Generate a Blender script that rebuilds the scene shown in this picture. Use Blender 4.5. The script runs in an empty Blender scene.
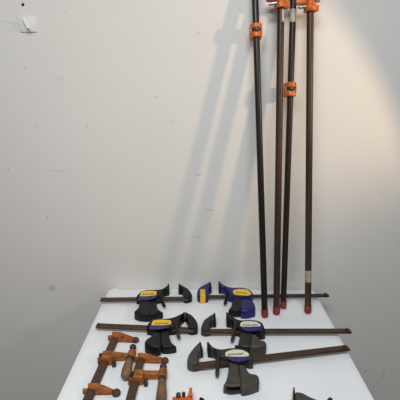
import bpy, bmesh, math, random
from mathutils import Vector, Matrix
from mathutils.geometry import delaunay_2d_cdt
random.seed(4)
S = bpy.context.scene
COL = S.collection
TABLE = 0.74          # height of the table top

# ------------------------------------------------------------------ camera
cam_d = bpy.data.cameras.new('camera'); cam = bpy.data.objects.new('camera', cam_d); COL.objects.link(cam)
cam_d.sensor_width = 36; cam_d.lens = 36.0; cam_d.clip_start = 0.02
PITCH = math.radians(15.64); YAW = math.radians(0.43)
cam.location = (0.0, -1.35, TABLE + 0.717)
cam.rotation_euler = (math.pi/2 - PITCH, 0, YAW)
S.camera = cam
CM = Matrix.Translation(cam.location) @ cam.rotation_euler.to_matrix().to_4x4()
CO = Vector(cam.location)
def ray(px, py):
    return (CM.to_3x3() @ Vector(((px-200)/400, (200-py)/400, -1))).normalized()
def P(px, py, z=0.0):
    """point of the horizontal plane z above the table"""
    d = ray(px, py); t = (TABLE + z - CO.z)/d.z
    return CO + d*t
def W(px, py, y=0.0):
    """point of the vertical plane at depth y"""
    d = ray(px, py); t = (y - CO.y)/d.y
    return CO + d*t

# ------------------------------------------------------------------ materials
def lin(c):
    def f(v):
        v /= 255
        return v/12.92 if v <= .04045 else ((v+.055)/1.055)**2.4
    return tuple(f(v) for v in c) + (1,)
def material(name, rgb, rough=.5, metal=0, rgb2=None, scale=60, lo=.4, hi=.65, bump=0, bscale=200, stretch=None, rgb3=None, spec=.5):
    m = bpy.data.materials.new(name); m.use_nodes = True
    nt = m.node_tree; b = nt.nodes['Principled BSDF']
    b.inputs['Base Color'].default_value = lin(rgb); b.inputs['Roughness'].default_value = rough
    b.inputs['Metallic'].default_value = metal
    b.inputs['Specular IOR Level'].default_value = spec
    tc = nt.nodes.new('ShaderNodeTexCoord'); vec = tc.outputs['Object']
    if stretch:
        mp = nt.nodes.new('ShaderNodeMapping'); mp.inputs['Scale'].default_value = stretch
        nt.links.new(vec, mp.inputs[0]); vec = mp.outputs[0]
    if rgb2:
        n = nt.nodes.new('ShaderNodeTexNoise'); n.inputs['Scale'].default_value = scale; n.inputs['Detail'].default_value = 5
        r = nt.nodes.new('ShaderNodeValToRGB'); r.color_ramp.elements[0].position = lo; r.color_ramp.elements[1].position = hi
        r.color_ramp.elements[0].color = lin(rgb); r.color_ramp.elements[1].color = lin(rgb2)
        if rgb3:
            e = r.color_ramp.elements.new(min(1, hi+.12)); e.color = lin(rgb3)
        nt.links.new(vec, n.inputs['Vector']); nt.links.new(n.outputs['Fac'], r.inputs[0]); nt.links.new(r.outputs[0], b.inputs['Base Color'])
    if bump:
        n2 = nt.nodes.new('ShaderNodeTexNoise'); n2.inputs['Scale'].default_value = bscale; n2.inputs['Detail'].default_value = 3
        bp = nt.nodes.new('ShaderNodeBump'); bp.inputs['Strength'].default_value = bump; bp.inputs['Distance'].default_value = .001
        nt.links.new(vec, n2.inputs['Vector']); nt.links.new(n2.outputs['Fac'], bp.inputs['Height']); nt.links.new(bp.outputs[0], b.inputs['Normal'])
    return m
M = {
 'black':  material('black_plastic', (17,17,18), .45, 0, (22,22,22), 90, bump=.25, bscale=500, spec=.3),
 'rubber': material('black_rubber', (14,14,14), .7, bump=.3, bscale=300, spec=.25),
 'char':   material('charcoal_plastic', (30,29,27), .5, 0, (42,40,36), 80, bump=.3, bscale=400),
 'olive':  material('worn_grey_plastic', (56,53,46), .55, 0, (68,64,55), 70, bump=.3, bscale=400),
 'blue':   material('blue_plastic', (22,22,92), .45, 0, (28,28,104), 60, bump=.2, bscale=400),
 'yellow': material('yellow_plastic', (226,176,38), .5),
 'lyel':   material('yellow_label', (236,200,48), .4, 0, (226,186,60), 120),
 'lwhite': material('white_label', (224,218,200), .45, 0, (206,200,180), 120),
 'lblue':  material('blue_label_band', (36,31,102), .4, 0, (44,39,112), 120),
 'ink':    material('dark_ink', (52,42,34), .6),
 'bar':    material('browned_steel_bar', (64,48,37), .5, .35, (84,63,48), 45, .35, .7, bump=.3, bscale=250, stretch=(1,3,1)),
 'dbar':   material('dark_steel_bar', (58,47,42), .5, .35, (74,60,52), 45, .35, .7, bump=.3, bscale=250),
 'rust':   material('rusty_steel', (84,58,42), .7, .2, (64,47,38), 120, bump=.4),
 'orange': material('worn_orange_paint', (162,93,22), .5, 0, (128,70,22), 70, .40, .60, bump=.4, bscale=180, rgb3=(74,44,30)),
 'bright': material('bright_orange_paint', (204,100,14), .4, 0, (180,84,13), 40, bump=.25, bscale=180),
 'lever':  material('dark_brown_lever', (50,36,28), .55, .2, (38,28,22), 120),
 'wood':   material('handle_wood', (128,98,68), .6, 0, (92,66,46), 35, .35, .7, bump=.4, bscale=120),
 'steel':  material('dull_steel', (96,90,84), .4, .7, (74,68,62), 90),
 'screw':  material('dark_screw_steel', (70,52,44), .5, .5, (58,44,38), 90),
 'silver': material('bright_steel', (205,205,205), .25, .9),
 'pipe1':  material('black_iron_pipe', (52,51,52), .36, .6, (38,36,35), 18, .3, .7, stretch=(1,1,.15)),
 'pipe2':  material('brown_rusted_pipe', (74,55,43), .45, .4, (56,41,32), 22, .3, .7, stretch=(1,1,.2)),
 'pipe3':  material('dark_pipe', (42,37,34), .4, .5, (54,43,36), 18, .3, .7, stretch=(1,1,.15)),
 'pipe4':  material('tan_brown_pipe', (58,46,37), .45, .4, (76,59,44), 22, .35, .7, stretch=(1,1,.2)),
 'red':    material('red_rubber_cap', (140,46,34), .55, 0, (122,38,30), 80),
 'paper':  material('pale_sticker', (186,180,170), .6, 0, (160,152,142), 150),
 'tan':    material('tan_tape', (178,160,134), .6, 0, (160,140,114), 120),
 'white':  material('white_plastic_hook', (226,226,226), .4),
 'leg':    material('grey_table_leg', (120,122,125), .45, .5),
 'floor':  material('grey_floor', (120,114,106), .6, 0, (104,100,94), 6),
 'table':  material('white_table_plastic', (232,235,238), .5, 0, (227,231,235), 9, bump=.25, bscale=420, spec=.35),
}

# ------------------------------------------------------------------ mesh helpers
def link(name, me, mat, parent=None, angle=38):
    o = bpy.data.objects.new(name, me); COL.objects.link(o)
    me.materials.append(mat)
    for p in me.polygons: p.use_smooth = True
    me.set_sharp_from_angle(angle=math.radians(angle))
    if parent:
        o.parent = parent
        o.matrix_parent_inverse = Matrix.Translation(parent.location).inverted() if parent.parent is None else Matrix.Identity(4)
    return o
def from_bm(name, bm, mat, parent=None, angle=38):
    bmesh.ops.recalc_face_normals(bm, faces=bm.faces)
    me = bpy.data.meshes.new(name); bm.to_mesh(me); bm.free()
    return link(name, me, mat, parent, angle)
def tag(o, label=None, cat=None, group=None, kind=None):
    for k, v in (('label', label), ('category', cat), ('group', group), ('kind', kind)):
        if v: o[k] = v
    return o
def empty(name, loc):
    o = bpy.data.objects.new(name, None); o.empty_display_size = .02
    o.location = loc; COL.objects.link(o); return o
def box_bm(bm, lo, hi, bev=0, mat=None):
    r = bmesh.ops.create_cube(bm, size=1)
    for v in r['verts']:
        v.co = Vector([(lo[i]+hi[i])/2 + v.co[i]*(hi[i]-lo[i]) for i in range(3)])
    if bev:
        es = list({e for v in r['verts'] for e in v.link_edges})
        q = bmesh.ops.bevel(bm, geom=es, offset=bev, segments=2, affect='EDGES', profile=.6)
        vs = [v for v in q['verts']] 
    return bm
def chaikin(pts, n, w=.22):
    for _ in range(n):
        out = []
        for i, a in enumerate(pts):
            b = pts[(i+1) % len(pts)]
            out.append((a[0]+(b[0]-a[0])*w, a[1]+(b[1]-a[1])*w))
            out.append((a[0]+(b[0]-a[0])*(1-w), a[1]+(b[1]-a[1])*(1-w)))
        pts = out
    return pts
def area(p):
    return sum(p[i][0]*p[(i+1) % len(p)][1]-p[(i+1) % len(p)][0]*p[i][1] for i in range(len(p)))/2
def normals(pts):
    out = []; n = len(pts)
    for i in range(n):
        a, b, c = Vector(pts[i-1]), Vector(pts[i]), Vector(pts[(i+1) % n])
        d1 = (b-a).normalized() if (b-a).length > 1e-9 else Vector((0,0)); d2 = (c-b).normalized() if (c-b).length > 1e-9 else Vector((0,0))
        t = (d1+d2)
        if t.length < 1e-6: t = d2
        t.normalize(); out.append(Vector((t.y, -t.x)))
    return out
def prism_bm(bm, xy, z0, z1, r=.003):
    """solid of footprint xy (world metres) from z0 to z1 above the table, its upper rim rounded by r"""
    if area(xy) < 0: xy = xy[::-1]
    r = min(r, (z1-z0)*.6); n = len(xy)
    pts = [Vector(p) for p in xy]; nr = normals(xy)
    def segdist(p):
        best = 9
        for i in range(n):
            a, b = pts[i], pts[(i+1) % n]; ab = b-a; L = ab.length_squared
            t = 0 if L < 1e-14 else max(0, min(1, (p-a).dot(ab)/L))
            best = min(best, (p-a-ab*t).length)
        return best
    def inside(p):
        c = False
        for i in range(n):
            a, b = pts[i], pts[(i+1) % n]
            if (a.y > p.y) != (b.y > p.y) and p.x < (b.x-a.x)*(p.y-a.y)/(b.y-a.y)+a.x: c = not c
        return c
    extra = []
    for f in (.08, .3, .62, 1.0):
        for i in range(n):
            for q, m in ((pts[i], nr[i]), ((pts[i]+pts[(i+1) % n])/2, (nr[i]+nr[(i+1) % n]))):
                if m.length < 1e-6: continue
                c = q-m.normalized()*r*f
                if inside(c) and segdist(c) > r*f*.93: extra.append(c)
    x0, x1 = min(p.x for p in pts), max(p.x for p in pts); y0, y1 = min(p.y for p in pts), max(p.y for p in pts)
    st = max(r*.7, max(x1-x0, y1-y0)/45)
    y = y0+st/2
    while y < y1:
        x = x0+st/2
        while x < x1:
            c = Vector((x+random.uniform(-.1, .1)*st, y+random.uniform(-.1, .1)*st))
            if inside(c) and segdist(c) > r*.15: extra.append(c)
            x += st
        y += st
    keep = []; cell = {}
    md = r*.12
    for c in extra:
        k = (int(c.x//md), int(c.y//md))
        if any((c-o).length < md for dx in (-1, 0, 1) for dy in (-1, 0, 1) for o in cell.get((k[0]+dx, k[1]+dy), ())): continue
        cell.setdefault(k, []).append(c); keep.append(c)
    vs, es, fs, *_ = delaunay_2d_cdt(pts+keep, [], [list(range(n))], 1, 1e-7)
    top, bot = [], []
    for v in vs:
        d = min(segdist(v), r)
        z = z1-r+math.sqrt(max(0, r*r-(r-d)**2))
        top.append(bm.verts.new((v.x, v.y, TABLE+z))); bot.append(bm.verts.new((v.x, v.y, TABLE+z0)))
    cnt = {}
    for f in fs:
        bm.faces.new([top[i] for i in f]); bm.faces.new([bot[i] for i in reversed(f)])
        for i in range(len(f)):
            e = (f[i], f[(i+1) % len(f)]); cnt.setdefault(tuple(sorted(e)), []).append(e)
    for k, l in cnt.items():
        if len(l) == 1:
            i, j = l[0]; bm.faces.new((top[j], top[i], bot[i], bot[j]))
    lone = [v for v in bm.verts if not v.link_faces]
    for v in lone: bm.verts.remove(v)
    return bm
def footprint(pix, z0, z1, smooth=1, w=.22):
    """ground plan of a solid lying on the table whose outline was measured from the photo"""
    if smooth: pix = chaikin(pix, smooth, w)
    if area(pix) < 0: pix = pix[::-1]
    nr = normals(pix)     # image axes (y down), ccw by this area sign -> outward (t.y,-t.x)
    xy = []
    for p, n in zip(pix, nr):
        f = (n.y+1)/2
        f = f*f*(3-2*f)
        q = P(p[0], p[1], z1*(1-f)+z0*f); xy.append((q.x, q.y))
    return xy
def slab(name, pix, z0, z1, mat, parent, r=.003, smooth=1, w=.22):
    bm = bmesh.new(); prism_bm(bm, footprint(pix, z0+r*.4, z1-r*.4, smooth, w), z0, z1, r)
    return from_bm(name, bm, mat, parent)
def decal(name, pix, z, mat, parent, smooth=2, th=.0012, w=.25):
    pix = chaikin(pix, smooth, w) if smooth else pix
    xy = [(q.x, q.y) for q in (P(a, b, z+th) for a, b in pix)]
    bm = bmesh.new(); prism_bm(bm, xy, z, z+th, .0003)
    return from_bm(name, bm, mat, parent)
def basis(d):
    d = d.normalized(); u = d.orthogonal().normalized(); return u, d.cross(u).normalized(), d
def lathe_bm(bm, a, b, prof, seg=20):
    """prof: (t along a->b in metres from a, radius)"""
    a = Vector(a); d = Vector(b)-a; u, v, d = basis(d); rings = []
    for t, r in prof:
        rings.append([bm.verts.new(a+d*t+(u*math.cos(2*math.pi*i/seg)+v*math.sin(2*math.pi*i/seg))*max(r, 1e-5)) for i in range(seg)])
    for p, q in zip(rings[:-1], rings[1:]):
        for i in range(seg):
            bm.faces.new((p[i], p[(i+1) % seg], q[(i+1) % seg], q[i]))
    bm.faces.new(rings[0][::-1]); bm.faces.new(rings[-1]); return bm
def rod_bm(bm, a, b, r, seg=16, bev=.0008):
    L = (Vector(b)-Vector(a)).length
    return lathe_bm(bm, a, b, [(0, r-bev), (bev, r), (L-bev, r), (L, r-bev)], seg)
def ball_bm(bm, c, r, sq=1.0):
    q = bmesh.ops.create_uvsphere(bm, u_segments=20, v_segments=12, radius=r)
    for v in q['verts']: v.co = Vector((v.co.x, v.co.y, v.co.z*sq))+Vector(c)
    return bm
def obox_bm(bm, a, b, width, z0, z1, r=.0012):
    """flat bar lying along a->b"""
    a = Vector((a[0], a[1])); b = Vector((b[0], b[1])); d = (b-a).normalized(); n = Vector((-d.y, d.x))*width/2
    return prism_bm(bm, [tuple(p) for p in (a+n, a-n, b-n, b+n)], z0, z1, r)
def bar(name, p0, p1, z0, z1, width, mat, parent, pins=()):
    a = P(*p0, z1); b = P(*p1, z1); bm = bmesh.new(); obox_bm(bm, a, b, width, z0, z1)
    o = from_bm(name, bm, mat, parent)
    for t in pins:
        c = a.lerp(b, t); pb = bmesh.new(); rod_bm(pb, (c.x, c.y, TABLE+z0-.004), (c.x, c.y, TABLE+z1+.005), .0036, 14)
        from_bm('stop_pin', pb, M['screw'], o)
    return o
def write(text, pa, pb, z, height, mat, parent):
    """raised lettering from pixel pa to pixel pb on a label at height z"""
    cu = bpy.data.curves.new('lettering', 'FONT'); cu.body = text; cu.size = 1; cu.extrude = .02; cu.offset = .018; cu.resolution_u = 2
    t = bpy.data.objects.new('tmp', cu); COL.objects.link(t)
    dg = bpy.context.evaluated_depsgraph_get(); me = bpy.data.meshes.new_from_object(t.evaluated_get(dg))
    bpy.data.objects.remove(t); bpy.data.curves.remove(cu)
    a = P(*pa, z); b = P(*pb, z); d = b-a; L = d.length; d.normalize(); n = Vector((-d.y, d.x, 0))
    xs = [v.co.x for v in me.vertices]; x0, x1 = min(xs), max(xs)
    for v in me.vertices:
        u = (v.co.x-x0)/(x1-x0)*L; h = v.co.y/.72*height
        v.co = a + d*u + n*h + Vector((0, 0, .0003 + v.co.z*.012))
    me.name = 'lettering'
    return link('lettering', me, mat, parent)

# ------------------------------------------------------------------ setting
def wall_material():
    m = bpy.data.materials.new('painted_wall'); m.use_nodes = True; nt = m.node_tree; b = nt.nodes['Principled BSDF']
    N = nt.nodes.new; Lk = nt.links.new
    b.inputs['Roughness'].default_value = .62; b.inputs['Specular IOR Level'].default_value = .3
    geo = N('ShaderNodeNewGeometry')
    big = N('ShaderNodeTexNoise'); big.inputs['Scale'].default_value = 1.6; big.inputs['Detail'].default_value = 4
    Lk(geo.outputs['Position'], big.inputs['Vector'])
    rp = N('ShaderNodeValToRGB'); rp.color_ramp.elements[0].position = .3; rp.color_ramp.elements[1].position = .75
    rp.color_ramp.elements[0].color = lin((221,219,215)); rp.color_ramp.elements[1].color = lin((226,224,221))
    Lk(big.outputs['Fac'], rp.inputs[0])
    wob = N('ShaderNodeTexNoise'); wob.inputs['Scale'].default_value = 120; Lk(geo.outputs['Position'], wob.inputs['Vector'])
    wv = N('ShaderNodeVectorMath'); wv.operation = 'MULTIPLY_ADD'; wv.inputs[1].default_value = (.006,)*3
    Lk(wob.outputs['Color'], wv.inputs[0]); Lk(geo.outputs['Position'], wv.inputs[2])
    # scuffs and old filled holes: pixel centre, half sizes in px, tilt, strength
    marks = [(87,126,1.1,1.0,0,.5),(52,288,3.5,3.2,0,.42),(52,288,1.4,1.2,0,.3),(210,210,5,.7,0,.4),(195,237,5,.6,4,.35),(199,175,4,.6,-4,.35),(211,217,5,.5,-50,.22),
             (8,169,1.2,1.0,0,.5),(58,171,9,.8,0,.2),(25,68,1,1.2,0,.35),(60,78,4,2.5,0,.14),(37,127,1,1,0,.4),(157,97,1.2,1,0,.5),(171,121,2.2,.8,0,.25),
             (119,8,1.2,.7,0,.3),(65,12,1.1,.8,0,.35),(365,371.5,1.2,1.2,0,.5),(384,373,1.4,1.4,0,.5),(378.5,381,10,.5,-58,.3),(250,240,6,.5,0,.2),(198,33.5,2.2,.9,0,.35),
             (383,194,.9,.9,0,.4),(8,22,9,.9,8,.18),(47,218,.8,2,20,.4),(30,337,8,.7,-25,.18)]
    tot = None
    for px, py, sx, sy, ang, st in marks:
        c = W(px, py)
        sc = (W(px+1, py)-c).length
        a = math.radians(ang)
        s = N('ShaderNodeVectorMath'); s.operation = 'SUBTRACT'; Lk(wv.outputs[0], s.inputs[0]); s.inputs[1].default_value = (c.x+.003, 0, c.z+.003)
        dx = N('ShaderNodeVectorMath'); dx.operation = 'DOT_PRODUCT'; Lk(s.outputs[0], dx.inputs[0]); dx.inputs[1].default_value = (math.cos(a)/(sx*sc), 0, -math.sin(a)/(sx*sc))
        dz = N('ShaderNodeVectorMath'); dz.operation = 'DOT_PRODUCT'; Lk(s.outputs[0], dz.inputs[0]); dz.inputs[1].default_value = (math.sin(a)/(sy*sc), 0, math.cos(a)/(sy*sc))
        x2 = N('ShaderNodeMath'); x2.operation = 'MULTIPLY'; Lk(dx.outputs['Value'], x2.inputs[0]); Lk(dx.outputs['Value'], x2.inputs[1])
        z2 = N('ShaderNodeMath'); z2.operation = 'MULTIPLY_ADD'; Lk(dz.outputs['Value'], z2.inputs[0]); Lk(dz.outputs['Value'], z2.inputs[1]); Lk(x2.outputs[0], z2.inputs[2])
        mr = N('ShaderNodeMapRange'); mr.inputs['From Min'].default_value = 1.3; mr.inputs['From Max'].default_value = .5; mr.inputs['To Min'].default_value = 0; mr.inputs['To Max'].default_value = st*.62
        Lk(z2.outputs[0], mr.inputs['Value'])
        if tot is None: tot = mr.outputs[0]
        else:
            mx = N('ShaderNodeMath'); mx.operation = 'MAXIMUM'; Lk(tot, mx.inputs[0]); Lk(mr.outputs[0], mx.inputs[1]); tot = mx.outputs[0]
    mix = N('ShaderNodeMix'); mix.data_type = 'RGBA'; Lk(tot, mix.inputs[0]); Lk(rp.outputs[0], mix.inputs[6]); mix.inputs[7].default_value = lin((70,68,66))
    Lk(mix.outputs[2], b.inputs['Base Color'])
    fine = N('ShaderNodeTexNoise'); fine.inputs['Scale'].default_value = 90; fine.inputs['Detail'].default_value = 3; Lk(geo.outputs['Position'], fine.inputs['Vector'])
    bp = N('ShaderNodeBump'); bp.inputs['Strength'].default_value = .12; bp.inputs['Distance'].default_value = .002
    Lk(fine.outputs['Fac'], bp.inputs['Height']); Lk(bp.outputs[0], b.inputs['Normal'])
    return m
bm = bmesh.new(); box_bm(bm, (-2.4, 0, 0), (2.4, .1, 2.6))
wall = from_bm('wall_back', bm, wall_material()); tag(wall, 'off-white painted wall with scuffs and old marks behind the table', 'wall', kind='structure')
bm = bmesh.new(); box_bm(bm, (-2.4, -3.2, -.1), (2.4, .1, 0))
fl = from_bm('floor', bm, M['floor']); tag(fl, 'plain grey floor under the white table', 'floor', kind='structure')

# adhesive hook and a torn screw hole
c = W(28.2, 24.2); px = .00338
hook = empty('wall_hook', (c.x, 0, c.z)); tag(hook, 'small white square adhesive hook stuck high on the wall at left', 'hook')
bm = bmesh.new(); box_bm(bm, (c.x-7.8*px, -.005, c.z-6.8*px), (c.x+7.8*px, -.0002, c.z+6.2*px), .0024); 
from_bm('base_plate', bm, M['white'], hook)
bm = bmesh.new()
for (ax, ay, az), (bx, by, bz) in (((c.x-3.4*px, -.004, c.z+4.6*px), (c.x-1.5*px, -.013, c.z+1*px)), ((c.x-1.5*px, -.013, c.z+1*px), (c.x+1.8*px, -.018, c.z-3.8*px)), ((c.x+1.8*px, -.018, c.z-3.8*px), (c.x+2.3*px, -.026, c.z-3.4*px))):
    rod_bm(bm, (ax, ay, az), (bx, by, bz), .0042, 10)
from_bm('hook_arm', bm, M['white'], hook)
c = W(23, 4.6)
bm = bmesh.new(); ang = [(0,1.7),(.8,1.2),(1.6,1.9),(2.4,1.0),(3.1,1.6),(3.9,.9),(4.8,1.7),(5.6,1.1)]
vs0 = [bm.verts.new((c.x+math.cos(a)*r*px, -.0001, c.z+math.sin(a)*r*px)) for a, r in ang]
vs1 = [bm.verts.new((c.x+math.cos(a)*r*px*.6, -.004, c.z+math.sin(a)*r*px*.6)) for a, r in ang]
for i in range(8): bm.faces.new((vs0[i], vs0[(i+1) % 8], vs1[(i+1) % 8], vs1[i]))
bm.faces.new(vs1); bm.faces.new(vs0[::-1])
plug = from_bm('wall_anchor', bm, M['rubber']); tag(plug, 'dark broken wall anchor just above the white hook', 'wall anchor')

# ------------------------------------------------------------------ table
TC = Vector(((P(107.8, 290).x+P(314.5, 290).x)/2, 0)); HW = (P(314.5, 290)-P(107.8, 290)).length/2
table = empty('folding_table', (TC.x, -.61, 0)); tag(table, 'white plastic folding table pushed against the wall, covered with clamps', 'table')
def round_rect(x0, x1, y0, y1, r, n=6):
    out = []
    for cx, cy, a0 in ((x1-r, y1-r, 0), (x0+r, y1-r, 90), (x0+r, y0+r, 180), (x1-r, y0+r, 270)):
        for i in range(n+1):
            a = math.radians(a0+90*i/n); out.append((cx+math.cos(a)*r, cy+math.sin(a)*r))
    return out
bm = bmesh.new(); prism_bm(bm, round_rect(TC.x-HW, TC.x+HW, -1.224, -.004, .03), -.045, 0, .006)
from_bm('tabletop', bm, M['table'], table)
for y in (-.18, -1.04):
    bm = bmesh.new()
    xs = (TC.x-HW+.09, TC.x+HW-.09)
    for x in xs: rod_bm(bm, (x, y, .012), (x, y, TABLE-.04), .0125, 14)
    rod_bm(bm, (xs[0], y, .2), (xs[1], y, .2), .0105, 12); rod_bm(bm, (xs[0], y, TABLE-.06), (xs[1], y, TABLE-.06), .0105, 12)
    lg = from_bm('leg', bm, M['leg'], table)
    for x in xs:
        f = bmesh.new(); rod_bm(f, (x, y, 0), (x, y, .03), .016, 14); from_bm('foot', f, M['rubber'], lg)

# ------------------------------------------------------------------ one-handed trigger clamps
GQ = 'one-handed trigger clamps laid out on the table'
def pad_from(pix, parent, z1):
    slab('jaw_pad', pix, .003, z1, M['rubber'], parent, .0012, 0)
def carve(o, slot):
    """hollow channel in the near end of a trigger"""
    a = P(*slot[0], .006); b = P(*slot[1], .006)
    bm = bmesh.new(); d = Vector((b.x-a.x, b.y-a.y, 0)).normalized(); n = Vector((-d.y, d.x, 0))
    bmesh.ops.create_cube(bm, size=1)
    for v in bm.verts:
        p = (a+b)/2 + d*v.co.x*(b-a).length + n*(.004 + v.co.y*.028); v.co = Vector((p.x, p.y, TABLE+.0135+v.co.z*.018))
    me = bpy.data.meshes.new('cutter'); bmesh.ops.recalc_face_normals(bm, faces=bm.faces); bm.to_mesh(me); bm.free()
    c = bpy.data.objects.new('cutter', me); COL.objects.link(c)
    m = o.modifiers.new('cut', 'BOOLEAN'); m.operation = 'DIFFERENCE'; m.object = c; m.solver = 'EXACT'
    dg = bpy.context.evaluated_depsgraph_get(); new = bpy.data.meshes.new_from_object(o.evaluated_get(dg))
    o.modifiers.clear(); bpy.data.objects.remove(c); new.name = o.data.name; o.data = new
def trigger_clamp(label, base, col, bar_pts, bar_w, jaw, jaw_pad, head, head_pad, trig, grip, lever, lab, band, text, collar=None, pins=(), bar_mat='bar', labmat='lyel', zt=.034, lsm=(2, .0012, .2), slot=None):
    p = P(*base); root = empty('trigger_clamp', (p.x, p.y, TABLE)); tag(root, label, 'clamp', GQ)
    bar('slide_bar', bar_pts[0], bar_pts[1], .012, .0195, bar_w, M[bar_mat], root, pins)
    fj = slab('fixed_jaw', jaw, .001, .028, M[col['jaw']], root, .005, 1)
    if jaw_pad: pad_from(jaw_pad, fj, .029)
    if collar: slab('collar', collar, .0005, .0305, M['yellow'], fj, .002, 0)
    hd = slab('sliding_head', head, .001, zt, M[col['head']], root, .006, 1)
    if head_pad: pad_from(head_pad, hd, .030)
    if grip: slab('grip', grip, .001, .031, M[col['grip']], root, .006, 1)
    if trig:
        tr = slab('trigger', trig, .001, .0275, M[col['trig']], root, .005, 1)
        if slot: carve(tr, slot)
    if lever:
        (l0, l1, l2) = lever
        a = P(*l0, .037); b = P(*l1, .026); c = P(*l2, .012)
        bm = bmesh.new(); d = (b-a)
        lathe_bm(bm, a, b, [(0, .003), (.002, .0052), (d.length*.6, .005), (d.length, .0042)], 12)
        lv = from_bm('release_lever', bm, M[col.get('lev', 'lever').replace('rust', 'lever')], root)
        bm = bmesh.new(); L = (c-b).length
        lathe_bm(bm, b, c, [(0, .004), (L*.2, .0048), (L*.75, .0052), (L*.95, .004), (L, .002)], 12)
        from_bm('lever_tip', bm, M['rubber' if col.get('lev', 'rust') != 'rust' else 'lever'], lv)
    if lab:
        lb = decal('label', lab, zt-.0006, M[labmat], root, *lsm)
        if band: decal('label_band', band, zt-.0008, M['lblue'], lb, *lsm)
        if text: write('QUICK-GRIP', text[0], text[1], zt+.0006, .0068, M['ink'], lb)
    return root

BL = dict(jaw='black', head='black', trig='black', grip='black', lev='rust')
trigger_clamp('black trigger clamp with yellow label nearest the wall at left, jaws slightly open', (150, 306), dict(BL, lev='black'),
    ((100.5,298.6), (188,297.6)), .0175,
    [(179.6,284),(184.2,286.4),(188.7,289.4),(191.6,294.5),(192.2,299),(190.5,302),(187,303),(184,302.2),(183.4,294.6),(179.2,293.8)],
    [(178.6,284.3),(180.2,284.0),(180.4,293.5),(178.6,293.8)],
    [(168.6,284),(168.7,294.8),(163.5,296),(161.5,302.5),(157,303.4),(150,304),(142,304),(137,303.4),(136,300),(137.3,296),(141,291.3),(147,289.8),(154.2,289.9),(160,289.6),(164.5,287.8)],
    [(167.8,284.2),(169.3,284),(169.3,294.5),(167.6,294.9)],
    [(146,300),(157,301),(156.2,306.4),(158,309.4),(162.2,312),(163.2,314.5),(161.4,318.2),(152,320.8),(145,319.4),(144,308)],
    [(140,301),(150,301),(151,308),(151,321.4),(140,321),(135,318.4),(134.2,312.8),(139,307.6)],
    ((160.8,294.5),(161.8,301),(165,307.2)),
    [(141.4,291.6),(148,290.6),(156.6,291),(156.4,295),(148,296),(139.6,296.2)],
    [(139,295.8),(148,295.5),(156.6,294.6),(155.5,298.2),(147,300),(138.2,299.8)],
    ((142.3,294.9),(154.5,294.3)), bar_mat='bar', lsm=(1, .0012, .12))
trigger_clamp('black trigger clamp with yellow label in second row at left, jaws closed together', (160, 340), BL,
    ((96.4,324.6), (194,328.9)), .0185,
    [(185.2,312),(189,313.4),(192.8,316.2),(196.6,321.6),(198,327.5),(197.3,333.6),(191.6,335),(188.8,333),(188.3,325.5),(185.6,320.8)],
    [(185.1,312.6),(186.6,312.6),(187,320.6),(185.1,320.4)],
    [(184.8,312),(185.0,320.3),(180.5,324.3),(178.6,331.5),(175,334.5),(168,334.5),(158,335),(151,335.2),(147,333.2),(147,328),(149,323.2),(152.5,319.3),(158,318.3),(166,318.8),(174,317.3),(180,314.4)],
    [(183.4,312.6),(184.9,312.2),(184.9,320.2),(183.2,320.6)],
    [(160,330),(169.4,331),(169,337.5),(171,342.6),(176.2,346.6),(176.4,350),(174.6,352.6),(168,353.6),(160.6,353)],
    [(152.6,332),(160.2,332),(161,344),(161,355.2),(151,354.8),(145,351),(144.8,343.6),(147.6,338.6),(152,336.2)],
    ((176,321.5),(177.3,331.5),(179.2,339)),
    [(153,320.4),(160,319.4),(171.2,320.2),(171,324.2),(162,325.2),(150.8,325)],
    [(149.6,325),(160,325),(170.8,324),(169,327.4),(158,329.4),(149,329)],
    ((154.4,324.2),(168.8,323.8)), pins=(.022,), lsm=(1, .0012, .12))
trigger_clamp('blue trigger clamp with black trigger and a yellow collar on its jaw', (243, 306), dict(jaw='blue', head='blue', trig='black', grip='blue', lev='rubber'),
    ((203,295.9), (328.5,294.3)), .0145,
    [(210.1,281.9),(211,292.5),(208.4,294),(208.1,302),(200.6,302.7),(197.6,300.2),(196.9,293.4),(199.3,287.7),(205,284.3)],
    [(209.2,282.4),(210.6,281.9),(211.5,292.5),(209.4,293.2)],
    [(219.2,281.4),(223.1,284.7),(229,287.2),(234,287.7),(241,287.4),(248.7,289),(252.2,293),(253.2,298),(251.6,302.4),(247,303),(238,303),(232,302),(228,300.5),(226,293.6),(219.9,293),(218.9,283.5)],
    [(218.5,281.9),(219.9,281.6),(220.6,293),(218.9,293.1)],
    [(232.6,294),(242.6,296),(242.4,308),(241.2,316.4),(234.3,316.8),(229,315.2),(228.2,311),(232.3,306)],
    [(241.4,300),(246,298.4),(253.6,302.4),(255.4,308.7),(255,315.8),(247,318.4),(240.6,317.6),(240.4,308)],
    ((228,291.5),(226.8,298),(224.6,304.8)),
    [(232.6,290),(240,288.6),(248,289.6),(251.8,294),(248,295.6),(240,294.9),(233.4,294)],
    None, ((236,292.6),(246.6,293.8)),
    collar=[(200.2,289.6),(205.2,289.6),(205.4,302.6),(200.2,302.8)], bar_mat='dbar', pins=(.975,), zt=.033)
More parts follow.
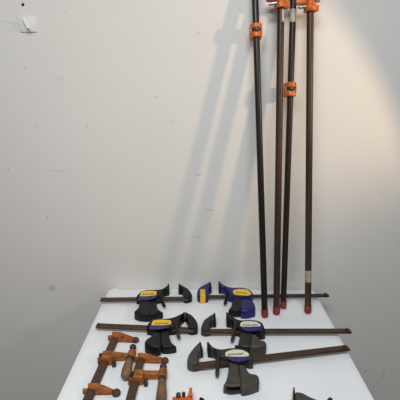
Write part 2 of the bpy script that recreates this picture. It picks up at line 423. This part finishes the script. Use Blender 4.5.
trigger_clamp('dark charcoal trigger clamp with white and blue label in middle row', (252, 340), dict(jaw='char', head='black', trig='char', grip='olive', lev='rust'),
    ((205,330.2), (350.6,329.9)), .018,
    [(214.8,313),(215.3,326.2),(209.8,327.4),(209.6,335.2),(204.3,336.4),(201,333.2),(201.3,328),(204,320.4),(209.5,316)],
    [(213.6,313.5),(215.2,313),(216,326.2),(213.8,327)],
    [(227.3,312.3),(232.5,316.4),(237,319.4),(242,320.4),(250,319.7),(258,320.6),(262,323.1),(264.2,329),(265.4,335),(263,339),(259,339),(252,337.5),(242,337.5),(236,335),(233,332),(232.7,327.5),(227.6,326.6),(226.8,314.5)],
    [(226.2,312.8),(227.9,312.5),(228.8,326.4),(226.6,326.6)],
    [(240.6,332),(252,332),(252,344),(250,354.2),(242,353.4),(234.6,350.6),(234.8,348.4),(238.8,344)],
    [(250.6,334),(256.6,335),(259.4,340),(264.6,341),(266.6,347),(265.8,353.2),(258.8,355.4),(249.6,354.6),(250.8,344)],
    ((236.4,320.5),(235.2,328.5),(231.8,342.2)),
    [(240.8,321.8),(250,320.7),(258,322),(262,326.2),(250,326.6),(239.8,326.6)],
    [(239.6,326.2),(250,326.3),(262.4,325.8),(263,328.2),(254,331.2),(245,330.6)],
    ((242.6,325.7),(258,325.7)), pins=(.972,), labmat='lwhite')
trigger_clamp('worn grey trigger clamp with white and blue label in front row, jaws almost touching', (240, 378), dict(jaw='olive', head='char', trig='olive', grip='olive', lev='rust'),
    ((193,365.0), (348.3,346.6)), .019,
    [(199.8,341.8),(201.2,342.6),(202.4,356.2),(198.6,358),(198.3,370),(193,371.6),(188,369),(187.1,363.2),(188.6,356),(193.4,348.4)],
    [(199.2,342.3),(200.6,341.9),(203,356.2),(200.6,357.3)],
    [(208.6,342),(212.2,346.5),(217,348.7),(222,349.3),(230,347.9),(240,347.9),(247,349.5),(251.2,354.5),(253.2,361),(252.9,366),(250.6,368.4),(247,367.6),(238,366.8),(228,366.4),(221,365.6),(217,364),(216,358),(209.2,356.7),(207.8,345)],
    [(207,342.5),(208.8,342.2),(210,356.4),(208,356.7)],
    [(229,362),(238.6,364),(240,378),(242.2,387),(241.4,393),(230,394.4),(224,392.4),(223.2,386.8),(227,380.5),(228.8,372)],
    [(238,366),(243.6,364.5),(247.6,371.4),(250,373.4),(256.8,374.6),(259.2,380.5),(259,390),(252.5,393.4),(242,395.8),(240.6,389.5),(239.8,378)],
    ((218.4,351),(218,363),(217,377)),
    [(225.2,351.8),(233,349.3),(242,349.7),(249,353.2),(249,356.4),(236,356.6),(225.4,356.2)],
    [(225,355.8),(236,356.3),(249.6,355.4),(248.6,359.4),(240,361.9),(231,360.8)],
    ((227.6,355.4),(243.4,354.5)), pins=(.97,), labmat='lwhite', slot=((226.2,391.5),(240,391.5)))
# front clamp: only the tip of its head enters the view
trigger_clamp('grey trigger clamp cut off by the bottom edge, only its jaw tip showing', (320, 420), dict(jaw='olive', head='olive', trig='olive', grip='olive', lev='rust'),
    ((236,436), (430,410)), .0205,
    [(244,412),(245.4,413),(246.4,427),(242.4,428.6),(242.2,441),(236.6,442.6),(231.6,440),(230.6,434),(232.2,426),(237,419)],
    [(243.2,412.5),(244.8,412),(247,427),(244.4,428)],
    [(294.6,392),(302,392.4),(307,395.4),(316,399.4),(322,400.8),(328,399.6),(340,401.5),(347,404),(351.5,410),(353,417),(352.7,422),(350,425),(338,425),(328,425),(319,422),(308,420),(303,413),(294.8,412)],
    [(293.2,387.4),(294.5,387.4),(295.6,412),(293.4,412.2)],
    [(326,420),(338,422),(340,434),(342.2,443),(341.4,449),(330,450),(324,448),(323.6,442.5),(327.6,435)],
    [(338,422),(344,420.5),(349,427),(356.6,430),(359,436.5),(359,446),(352.5,449.4),(342,452),(340.6,445.5),(339.8,434)],
    ((331.4,398.6),(318,414),(315,432)),
    [(327,406),(335,403.3),(342,403.7),(349,407.2),(349,410.4),(336,411.6),(327,410.2)],
    None, None, labmat='lwhite')

# ------------------------------------------------------------------ orange bar clamps with wooden handles
GB = 'orange bar clamps with wooden handles'
def bar_clamp(label, base, bar_pts, foot, foot_pad, head, lip, ball, screw, handle, pegs, foot2=None, foot2_pad=None):
    p = P(*base); root = empty('bar_clamp', (p.x, p.y, TABLE)); tag(root, label, 'clamp', GB)
    bar('slide_bar', bar_pts[0], bar_pts[1], .006, .0155, .0205, M['rust'], root)
    def jaw(name, pix, pad, rr):
        j = slab(name, pix[0], .001, .0115, M['orange'], root, .002, 1, .12)
        slab('rib', pix[1], .007, .0205, M['orange'], j, .002, 1, .12)
        c = P(*pad, rr*.78); b = bmesh.new(); ball_bm(b, (c.x, c.y, TABLE+rr*.78), rr, .75); from_bm('pressure_pad', b, M['rust'], j)
    jaw('foot_jaw', foot, foot_pad, .0102)
    if foot2: jaw('foot_jaw', foot2, foot2_pad, .0108)
    h = slab('screw_head', head, .004, .020, M['orange'], root, .003, 1, .12)
    slab('guide_lip', lip, .001, .026, M['orange'], h, .003, 1, .12)
    for q in pegs:
        c = P(*q, .018); b = bmesh.new(); box_bm(b, (c.x-.005, c.y-.005, TABLE+.004), (c.x+.005, c.y+.005, TABLE+.02), .0015); from_bm('clutch_plate', b, M['screw'], h)
    za = .0165
    b0 = P(*ball, za); s1 = P(*screw, za); h0 = P(*handle[0], za); h1 = P(*handle[1], za)
    bm = bmesh.new(); rod_bm(bm, b0, h0, .0052, 14); sc = from_bm('screw', bm, M['screw'], root)
    bm = bmesh.new(); ball_bm(bm, b0, .0094); from_bm('swivel_tip', bm, M['screw'], sc)
    bm = bmesh.new(); d = (h0-b0).normalized(); rod_bm(bm, s1-d*.014, s1+d*.0125, .0112, 18, .002); from_bm('screw_boss', bm, M['orange'], h)
    L = (h1-h0).length; R = .0128
    bm = bmesh.new(); lathe_bm(bm, h0, h1, [(0, R*.62), (L*.04, R*.72), (L*.12, R*.74), (L*.3, R*.86), (L*.55, R), (L*.8, R*.98), (L*.92, R*.86), (L*.98, R*.6), (L, R*.3)], 24)
    hd = from_bm('handle', bm, M['wood'], root)
    bm = bmesh.new(); lathe_bm(bm, h0-d*.004, h1, [(0, R*.66), (.001, R*.78), (.010, R*.8), (.011, R*.7)], 20); from_bm('ferrule', bm, M['screw'], hd)
bar_clamp('long orange bar clamp with wooden handle nearest the left table edge', (105, 360), ((114.8,337.2), (82,410)),
    ([(108,335.3),(112,335),(119.7,336),(134,338.6),(134,342.6),(117.5,342),(110,341.2),(108,340)], [(112,331.6),(119.7,331.6),(134.5,337.2),(132.5,341.3),(117.5,340.3),(112,338.8)]), (135.6,339.9),
    [(103,351.5),(111.5,351),(128.7,352.8),(132.4,353.8),(131,359.4),(117.5,360.4),(111,361),(104,360)],
    [(97.2,358),(101,357.3),(103.2,350.6),(111.4,350.8),(112.4,360),(111,365),(104,365),(98,364)],
    (133,347.4), (131.5,355), ((129.6,359.4),(124.8,377.8)), [(113.9,361.4),(101,354.6)],
    ([(82.7,388.4),(88,388),(96,387),(112,390),(112,394.6),(95,395),(83,394.4)], [(88,383.2),(95.6,382.8),(105,385.3),(113.4,389.2),(111.3,393.6),(95,392.8),(88,391.8)]), (116.2,392.6))
bar_clamp('orange bar clamp with wooden handle second from left, running off the bottom', (138, 385), ((140.5,358.6), (124.5,420)),
    ([(134.2,357),(138,356.6),(147,357),(162.5,359),(162.5,363.6),(146,363),(136,362.6),(134.2,361.8)], [(137.8,352.4),(146.1,353),(162.4,357.3),(160,362.4),(146,361.4),(138,360.4)]), (165,360.4),
    [(135,370.6),(144,370),(159.9,370.4),(163.4,371),(163.2,378.4),(147.5,378.8),(142,381),(134.6,381)],
    [(128.3,378),(133.6,377.3),(135,369.2),(144,369.4),(144.4,378),(142.4,384.8),(135,385),(128.3,384.4)],
    (163.3,366.9), (162.8,374.2), ((162.2,379.6),(161,407)), [(145.6,380.4),(132.8,372.8)])
# orange cast piece at the bottom edge
p = P(182, 404); tk = empty('clamp_head', (p.x, p.y, TABLE)); tag(tk, 'bright orange cast clamp head with a pointed prong at the bottom edge', 'clamp head')
slab('body', [(172.8,398.4),(174,396.6),(180,396.4),(188,396.6),(192.6,398),(193,412),(186,417),(175,416),(172,410)], .001, .032, M['bright'], tk, .004)
slab('prong', [(187.4,398),(188.8,394.6),(190,387.8),(191.8,387.8),(192.6,398),(192.4,404),(187.4,404)], .004, .030, M['bright'], tk, .002, 1, .12)
for q, mm, rr, nm in (((178.4,398), 'steel', .0058, 'bolt'), ((183.6,397), 'screw', .0042, 'pin')):
    c = P(*q, .03); c2 = c+Vector((0, .004, .010)); bm = bmesh.new(); rod_bm(bm, c-Vector((0,0,.008)), c2, rr, 14, .0015); from_bm(nm, bm, M[mm], tk)
p = P(201, 408); bm = bmesh.new()
prism_bm(bm, footprint([(199.6,397),(202,396.8),(205,400),(208,411),(206,420),(200,420),(198.6,408)], .002, .02, 1), .001, .021, .004)
rb = from_bm('rubber_pad', bm, M['rubber']); tag(rb, 'tip of a black rubber piece beside the orange prong at bottom edge', 'rubber pad')

# ------------------------------------------------------------------ pipe clamps leaning on the wall
GP = 'pipe clamps leaning on the wall'
def pipe_clamp(label, bot, top, d0, R, mat, extra, stop=None, head_row=None, stickers=()):
    a = P(bot[0], bot[1]-1.5, 0); a = Vector((a.x, a.y, TABLE))
    b = W(top[0], top[1], -d0); d = (b-a).normalized(); Lt = (b-a).length + extra; e = a+d*Lt
    root = empty('pipe_clamp', a); tag(root, label, 'clamp', GP)
    def at_row(py):    # arc length along the pipe where it crosses an image row
        lo, hi = 0, Lt
        inv = CM.inverted()
        for _ in range(40):
            m = (lo+hi)/2; q = inv @ (a+d*m); y = 200-400*q.y/-q.z
            if y > py: lo = m
            else: hi = m
        return lo
    bm = bmesh.new(); rod_bm(bm, a+d*.006, e, R, 24, .001); from_bm('pipe', bm, M[mat], root)
    bm = bmesh.new(); Rc = R*1.12
    ba = a+d*.0045
    lathe_bm(bm, ba, ba+d, [(0, Rc*.8), (.001, Rc*.95), (.004, Rc), (.022, Rc), (.024, Rc*.93)], 24)
    from_bm('end_cap', bm, M['red'], root)
    side = Vector((1, 0, 0)); side = (side - d*side.dot(d)).normalized(); fr = d.cross(side).normalized()
    if fr.y > 0: fr = -fr
    def local_box(name, c, hs, hf, hd, mat_, par, bev=.002):
        bm = bmesh.new(); box_bm(bm, (-hs, -hf, -hd), (hs, hf, hd), bev)
        mt = Matrix((side, fr, d)).transposed().to_4x4(); mt.translation = c
        bm.transform(mt); return from_bm(name, bm, mat_, par)
    if stop:
        t0, t1 = at_row(stop[1]), at_row(stop[0]); H = t1-t0; s = a+d*t0
        bm = bmesh.new(); Ro = R*1.72
        lathe_bm(bm, s, s+d, [(0, R*1.02), (0, Ro*.9), (.002, Ro), (H*.36, Ro), (H*.42, Ro*.88), (H*.42, R*1.02)], 24)
        st = from_bm('tail_stop', bm, M['bright'], root)
        bm = bmesh.new(); lathe_bm(bm, s, s+d, [(H*.62, R*1.02), (H*.62, Ro*.92), (H*.66, Ro*1.03), (H-.002, Ro*1.03), (H, Ro*.92), (H, R*1.02)], 24)
        from_bm('stop_collar', bm, M['bright'], st)
        for sg in (-1, 1):
            local_box('side_web', s+d*H*.5+side*sg*Ro*.86-fr*.003, .0035, .009, H*.2, M['bright'], st, .001)
        local_box('jaw_plate', s+d*H*.5-fr*(R+.010), Ro*1.0, .010, H*.5, M['bright'], st, .003)
        bm = bmesh.new(); q = s+d*H*.52
        for k in range(4):
            lathe_bm(bm, q+d*(k*.0042-.0085), q+d*(k*.0042-.0085)+d, [(0, R*1.02), (0, R*1.5), (.0024, R*1.5), (.0024, R*1.02)], 20)
        from_bm('clutch_plate', bm, M['screw'], st)
        bm = bmesh.new(); ball_bm(bm, q+fr*R*1.35, .0088); from_bm('release_knob', bm, M['steel'], st)
    if head_row is not None:
        t0 = at_row(head_row); s = a+d*t0; Ro = R*1.86
        bm = bmesh.new(); lathe_bm(bm, s, s+d, [(0, R*1.02), (0, Ro*.92), (.002, Ro), (.014, Ro), (.018, Ro*.8), (.050, Ro*.86), (.052, Ro*1.0), (.066, Ro), (.068, Ro*.9), (.068, R*1.02)], 24)
        hd = from_bm('clamp_head', bm, M['bright'], root)
        local_box('flange', s+d*.009+side*Ro*.62, Ro*.62, R*.9, .0075, M['bright'], hd, .003)
        local_box('arm', s+d*.028-side*(Ro+.006), .018, .009, .0065, M['bright'], hd, .003)
        for sg, dz, ln in ((-1, .0125, .024), (1, .026, .010)):
            c = s+d*dz+side*sg*(Ro*.75)+fr*.012; bm = bmesh.new(); rod_bm(bm, c, c+side*sg*ln+d*(-.003 if sg < 0 else .002), .0052, 14, .001); from_bm('bolt', bm, M['silver'], hd)
        local_box('back_plate', s+d*.105-fr*(R*.6), .019, .024, .034, M['bright'], hd, .005)
        bm = bmesh.new(); rod_bm(bm, s+d*.06, s+d*.22, .0075, 14); scw = from_bm('screw', bm, M['screw'], hd)
        bm = bmesh.new(); c = s+d*.215; rod_bm(bm, c-side*.026, c+side*.026, .005, 12); from_bm('handle', bm, M['steel'], scw)
    for r0, r1, mm, lo, hi in stickers:
        t0, t1 = at_row(r1), at_row(r0); bm = bmesh.new(); n = 10; rr = R*1.02; rows = []
        for t in (t0, t1):
            row = []
            for rad in (rr, R*.97):
                row.append([bm.verts.new(a+d*t+(side*math.sin(lo+(hi-lo)*i/n)+fr*math.cos(lo+(hi-lo)*i/n))*rad) for i in range(n+1)])
            rows.append(row)
        for i in range(n):
            for k in (0, 1): bm.faces.new((rows[0][k][i], rows[0][k][i+1], rows[1][k][i+1], rows[1][k][i]))
            for q in (0, 1): bm.faces.new((rows[q][0][i], rows[q][0][i+1], rows[q][1][i+1], rows[q][1][i]))
        for i in (0, n): bm.faces.new((rows[0][0][i], rows[0][1][i], rows[1][1][i], rows[1][0][i]))
        sk = from_bm('sticker', bm, M[mm], root); sk['label'] = 'pale sticker wrapped on the pipe'
    return root
pipe_clamp('dark grey pipe clamp, leftmost of four leaning pipes, orange sliding stop near its top', (264.9, 319.0), (255.2, 0), .033, .0100, 'pipe1', .10, stop=(24.2, 37.8))
pipe_clamp('brown pipe clamp second from left, small sticker below orange head', (276.4, 316.2), (281.0, 0), .045, .0106, 'pipe2', .04, head_row=8.8, stickers=((10.2, 22.5, 'paper', .15, 1.25),))
pipe_clamp('dark pipe clamp third from left, standing nearest the wall, orange stop lower down its pipe', (283.2, 310.2), (293.4, 0), .027, .0097, 'pipe3', .11, stop=(82.4, 96.6), stickers=((9.5, 22.5, 'paper', -1.3, 1.3),))
pipe_clamp('brown pipe clamp, rightmost of four, with tan tape near its foot and orange head', (307.9, 314.9), (310.4, 0), .053, .0104, 'pipe4', .04, head_row=12.0, stickers=((270, 281.5, 'tan', -1.5, 1.5),))

# ------------------------------------------------------------------ light
LAMP, CEILING, AMBIENT = 36, 37.5, .13
w = bpy.data.worlds.new('world'); S.world = w; w.use_nodes = True
bg = w.node_tree.nodes['Background']; bg.inputs['Color'].default_value = (1, 1, 1, 1); bg.inputs['Strength'].default_value = AMBIENT
def aim(o, target): o.rotation_euler = (Vector(target)-Vector(o.location)).to_track_quat('-Z', 'Y').to_euler()
# warm lamp standing at the right
lp = W(630, -12); LP = Vector((lp.x, -.69, lp.z))
d1 = (W(329, 0)-LP).normalized(); d2 = (W(400, 128)-LP).normalized(); dd = d1-d2     # rim of its cone of light on the wall
ax = Vector((-.95, -.40, 0)); ax.z = -(ax.x*dd.x+ax.y*dd.y)/dd.z; ax.normalize()
l = bpy.data.lights.new('warm_lamp', 'SPOT'); l.energy = LAMP; l.color = (1.0, .71, .43); l.shadow_soft_size = .032
l.spot_size = 2*math.acos(ax.dot(d1)); l.spot_blend = .012
lo = bpy.data.objects.new('warm_lamp', l); COL.objects.link(lo); lo.location = LP; aim(lo, LP+ax)
# beam profile of its reflector: full strength level with the lamp, fading downwards and to the side
l.use_nodes = True; nt = l.node_tree; em = nt.nodes['Emission']
up = lo.rotation_euler.to_matrix().transposed() @ Vector((0, 0, 1))
tc = nt.nodes.new('ShaderNodeTexCoord'); dp = nt.nodes.new('ShaderNodeVectorMath'); dp.operation = 'DOT_PRODUCT'; dp.inputs[1].default_value = up
mr = nt.nodes.new('ShaderNodeMapRange'); mr.interpolation_type = 'SMOOTHSTEP'
for k, v in (('From Min', -.70), ('From Max', -.38), ('To Min', .0), ('To Max', 1)): mr.inputs[k].default_value = v
nt.links.new(tc.outputs['Normal'], dp.inputs[0]); nt.links.new(dp.outputs['Value'], mr.inputs['Value']); 
side = lo.rotation_euler.to_matrix().transposed() @ Vector((0, 1, 0))
dq = nt.nodes.new('ShaderNodeVectorMath'); dq.operation = 'DOT_PRODUCT'; dq.inputs[1].default_value = side
ms = nt.nodes.new('ShaderNodeMapRange'); ms.interpolation_type = 'SMOOTHSTEP'
for k, v in (('From Min', .60), ('From Max', .82), ('To Min', 1), ('To Max', .38)): ms.inputs[k].default_value = v
mu = nt.nodes.new('ShaderNodeMath'); mu.operation = 'MULTIPLY'
nt.links.new(tc.outputs['Normal'], dq.inputs[0]); nt.links.new(dq.outputs['Value'], ms.inputs['Value'])
nt.links.new(mr.outputs[0], mu.inputs[0]); nt.links.new(ms.outputs[0], mu.inputs[1]); nt.links.new(mu.outputs[0], em.inputs['Strength'])
# large ceiling light above and a little in front of the table
l = bpy.data.lights.new('ceiling_light', 'AREA'); l.energy = CEILING; l.color = (.97, 1, 1.01); l.shape = 'RECTANGLE'; l.size = 1.2; l.size_y = .6
wo = bpy.data.objects.new('ceiling_light', l); COL.objects.link(wo); wo.location = (-.1, -1.6, 2.6); aim(wo, (-.15, -1.2, .7))

S.view_settings.view_transform = 'Standard'; S.view_settings.look = 'None'; S.view_settings.gamma = 1; S.view_settings.use_curve_mapping = False
S.view_settings.exposure = 0.0
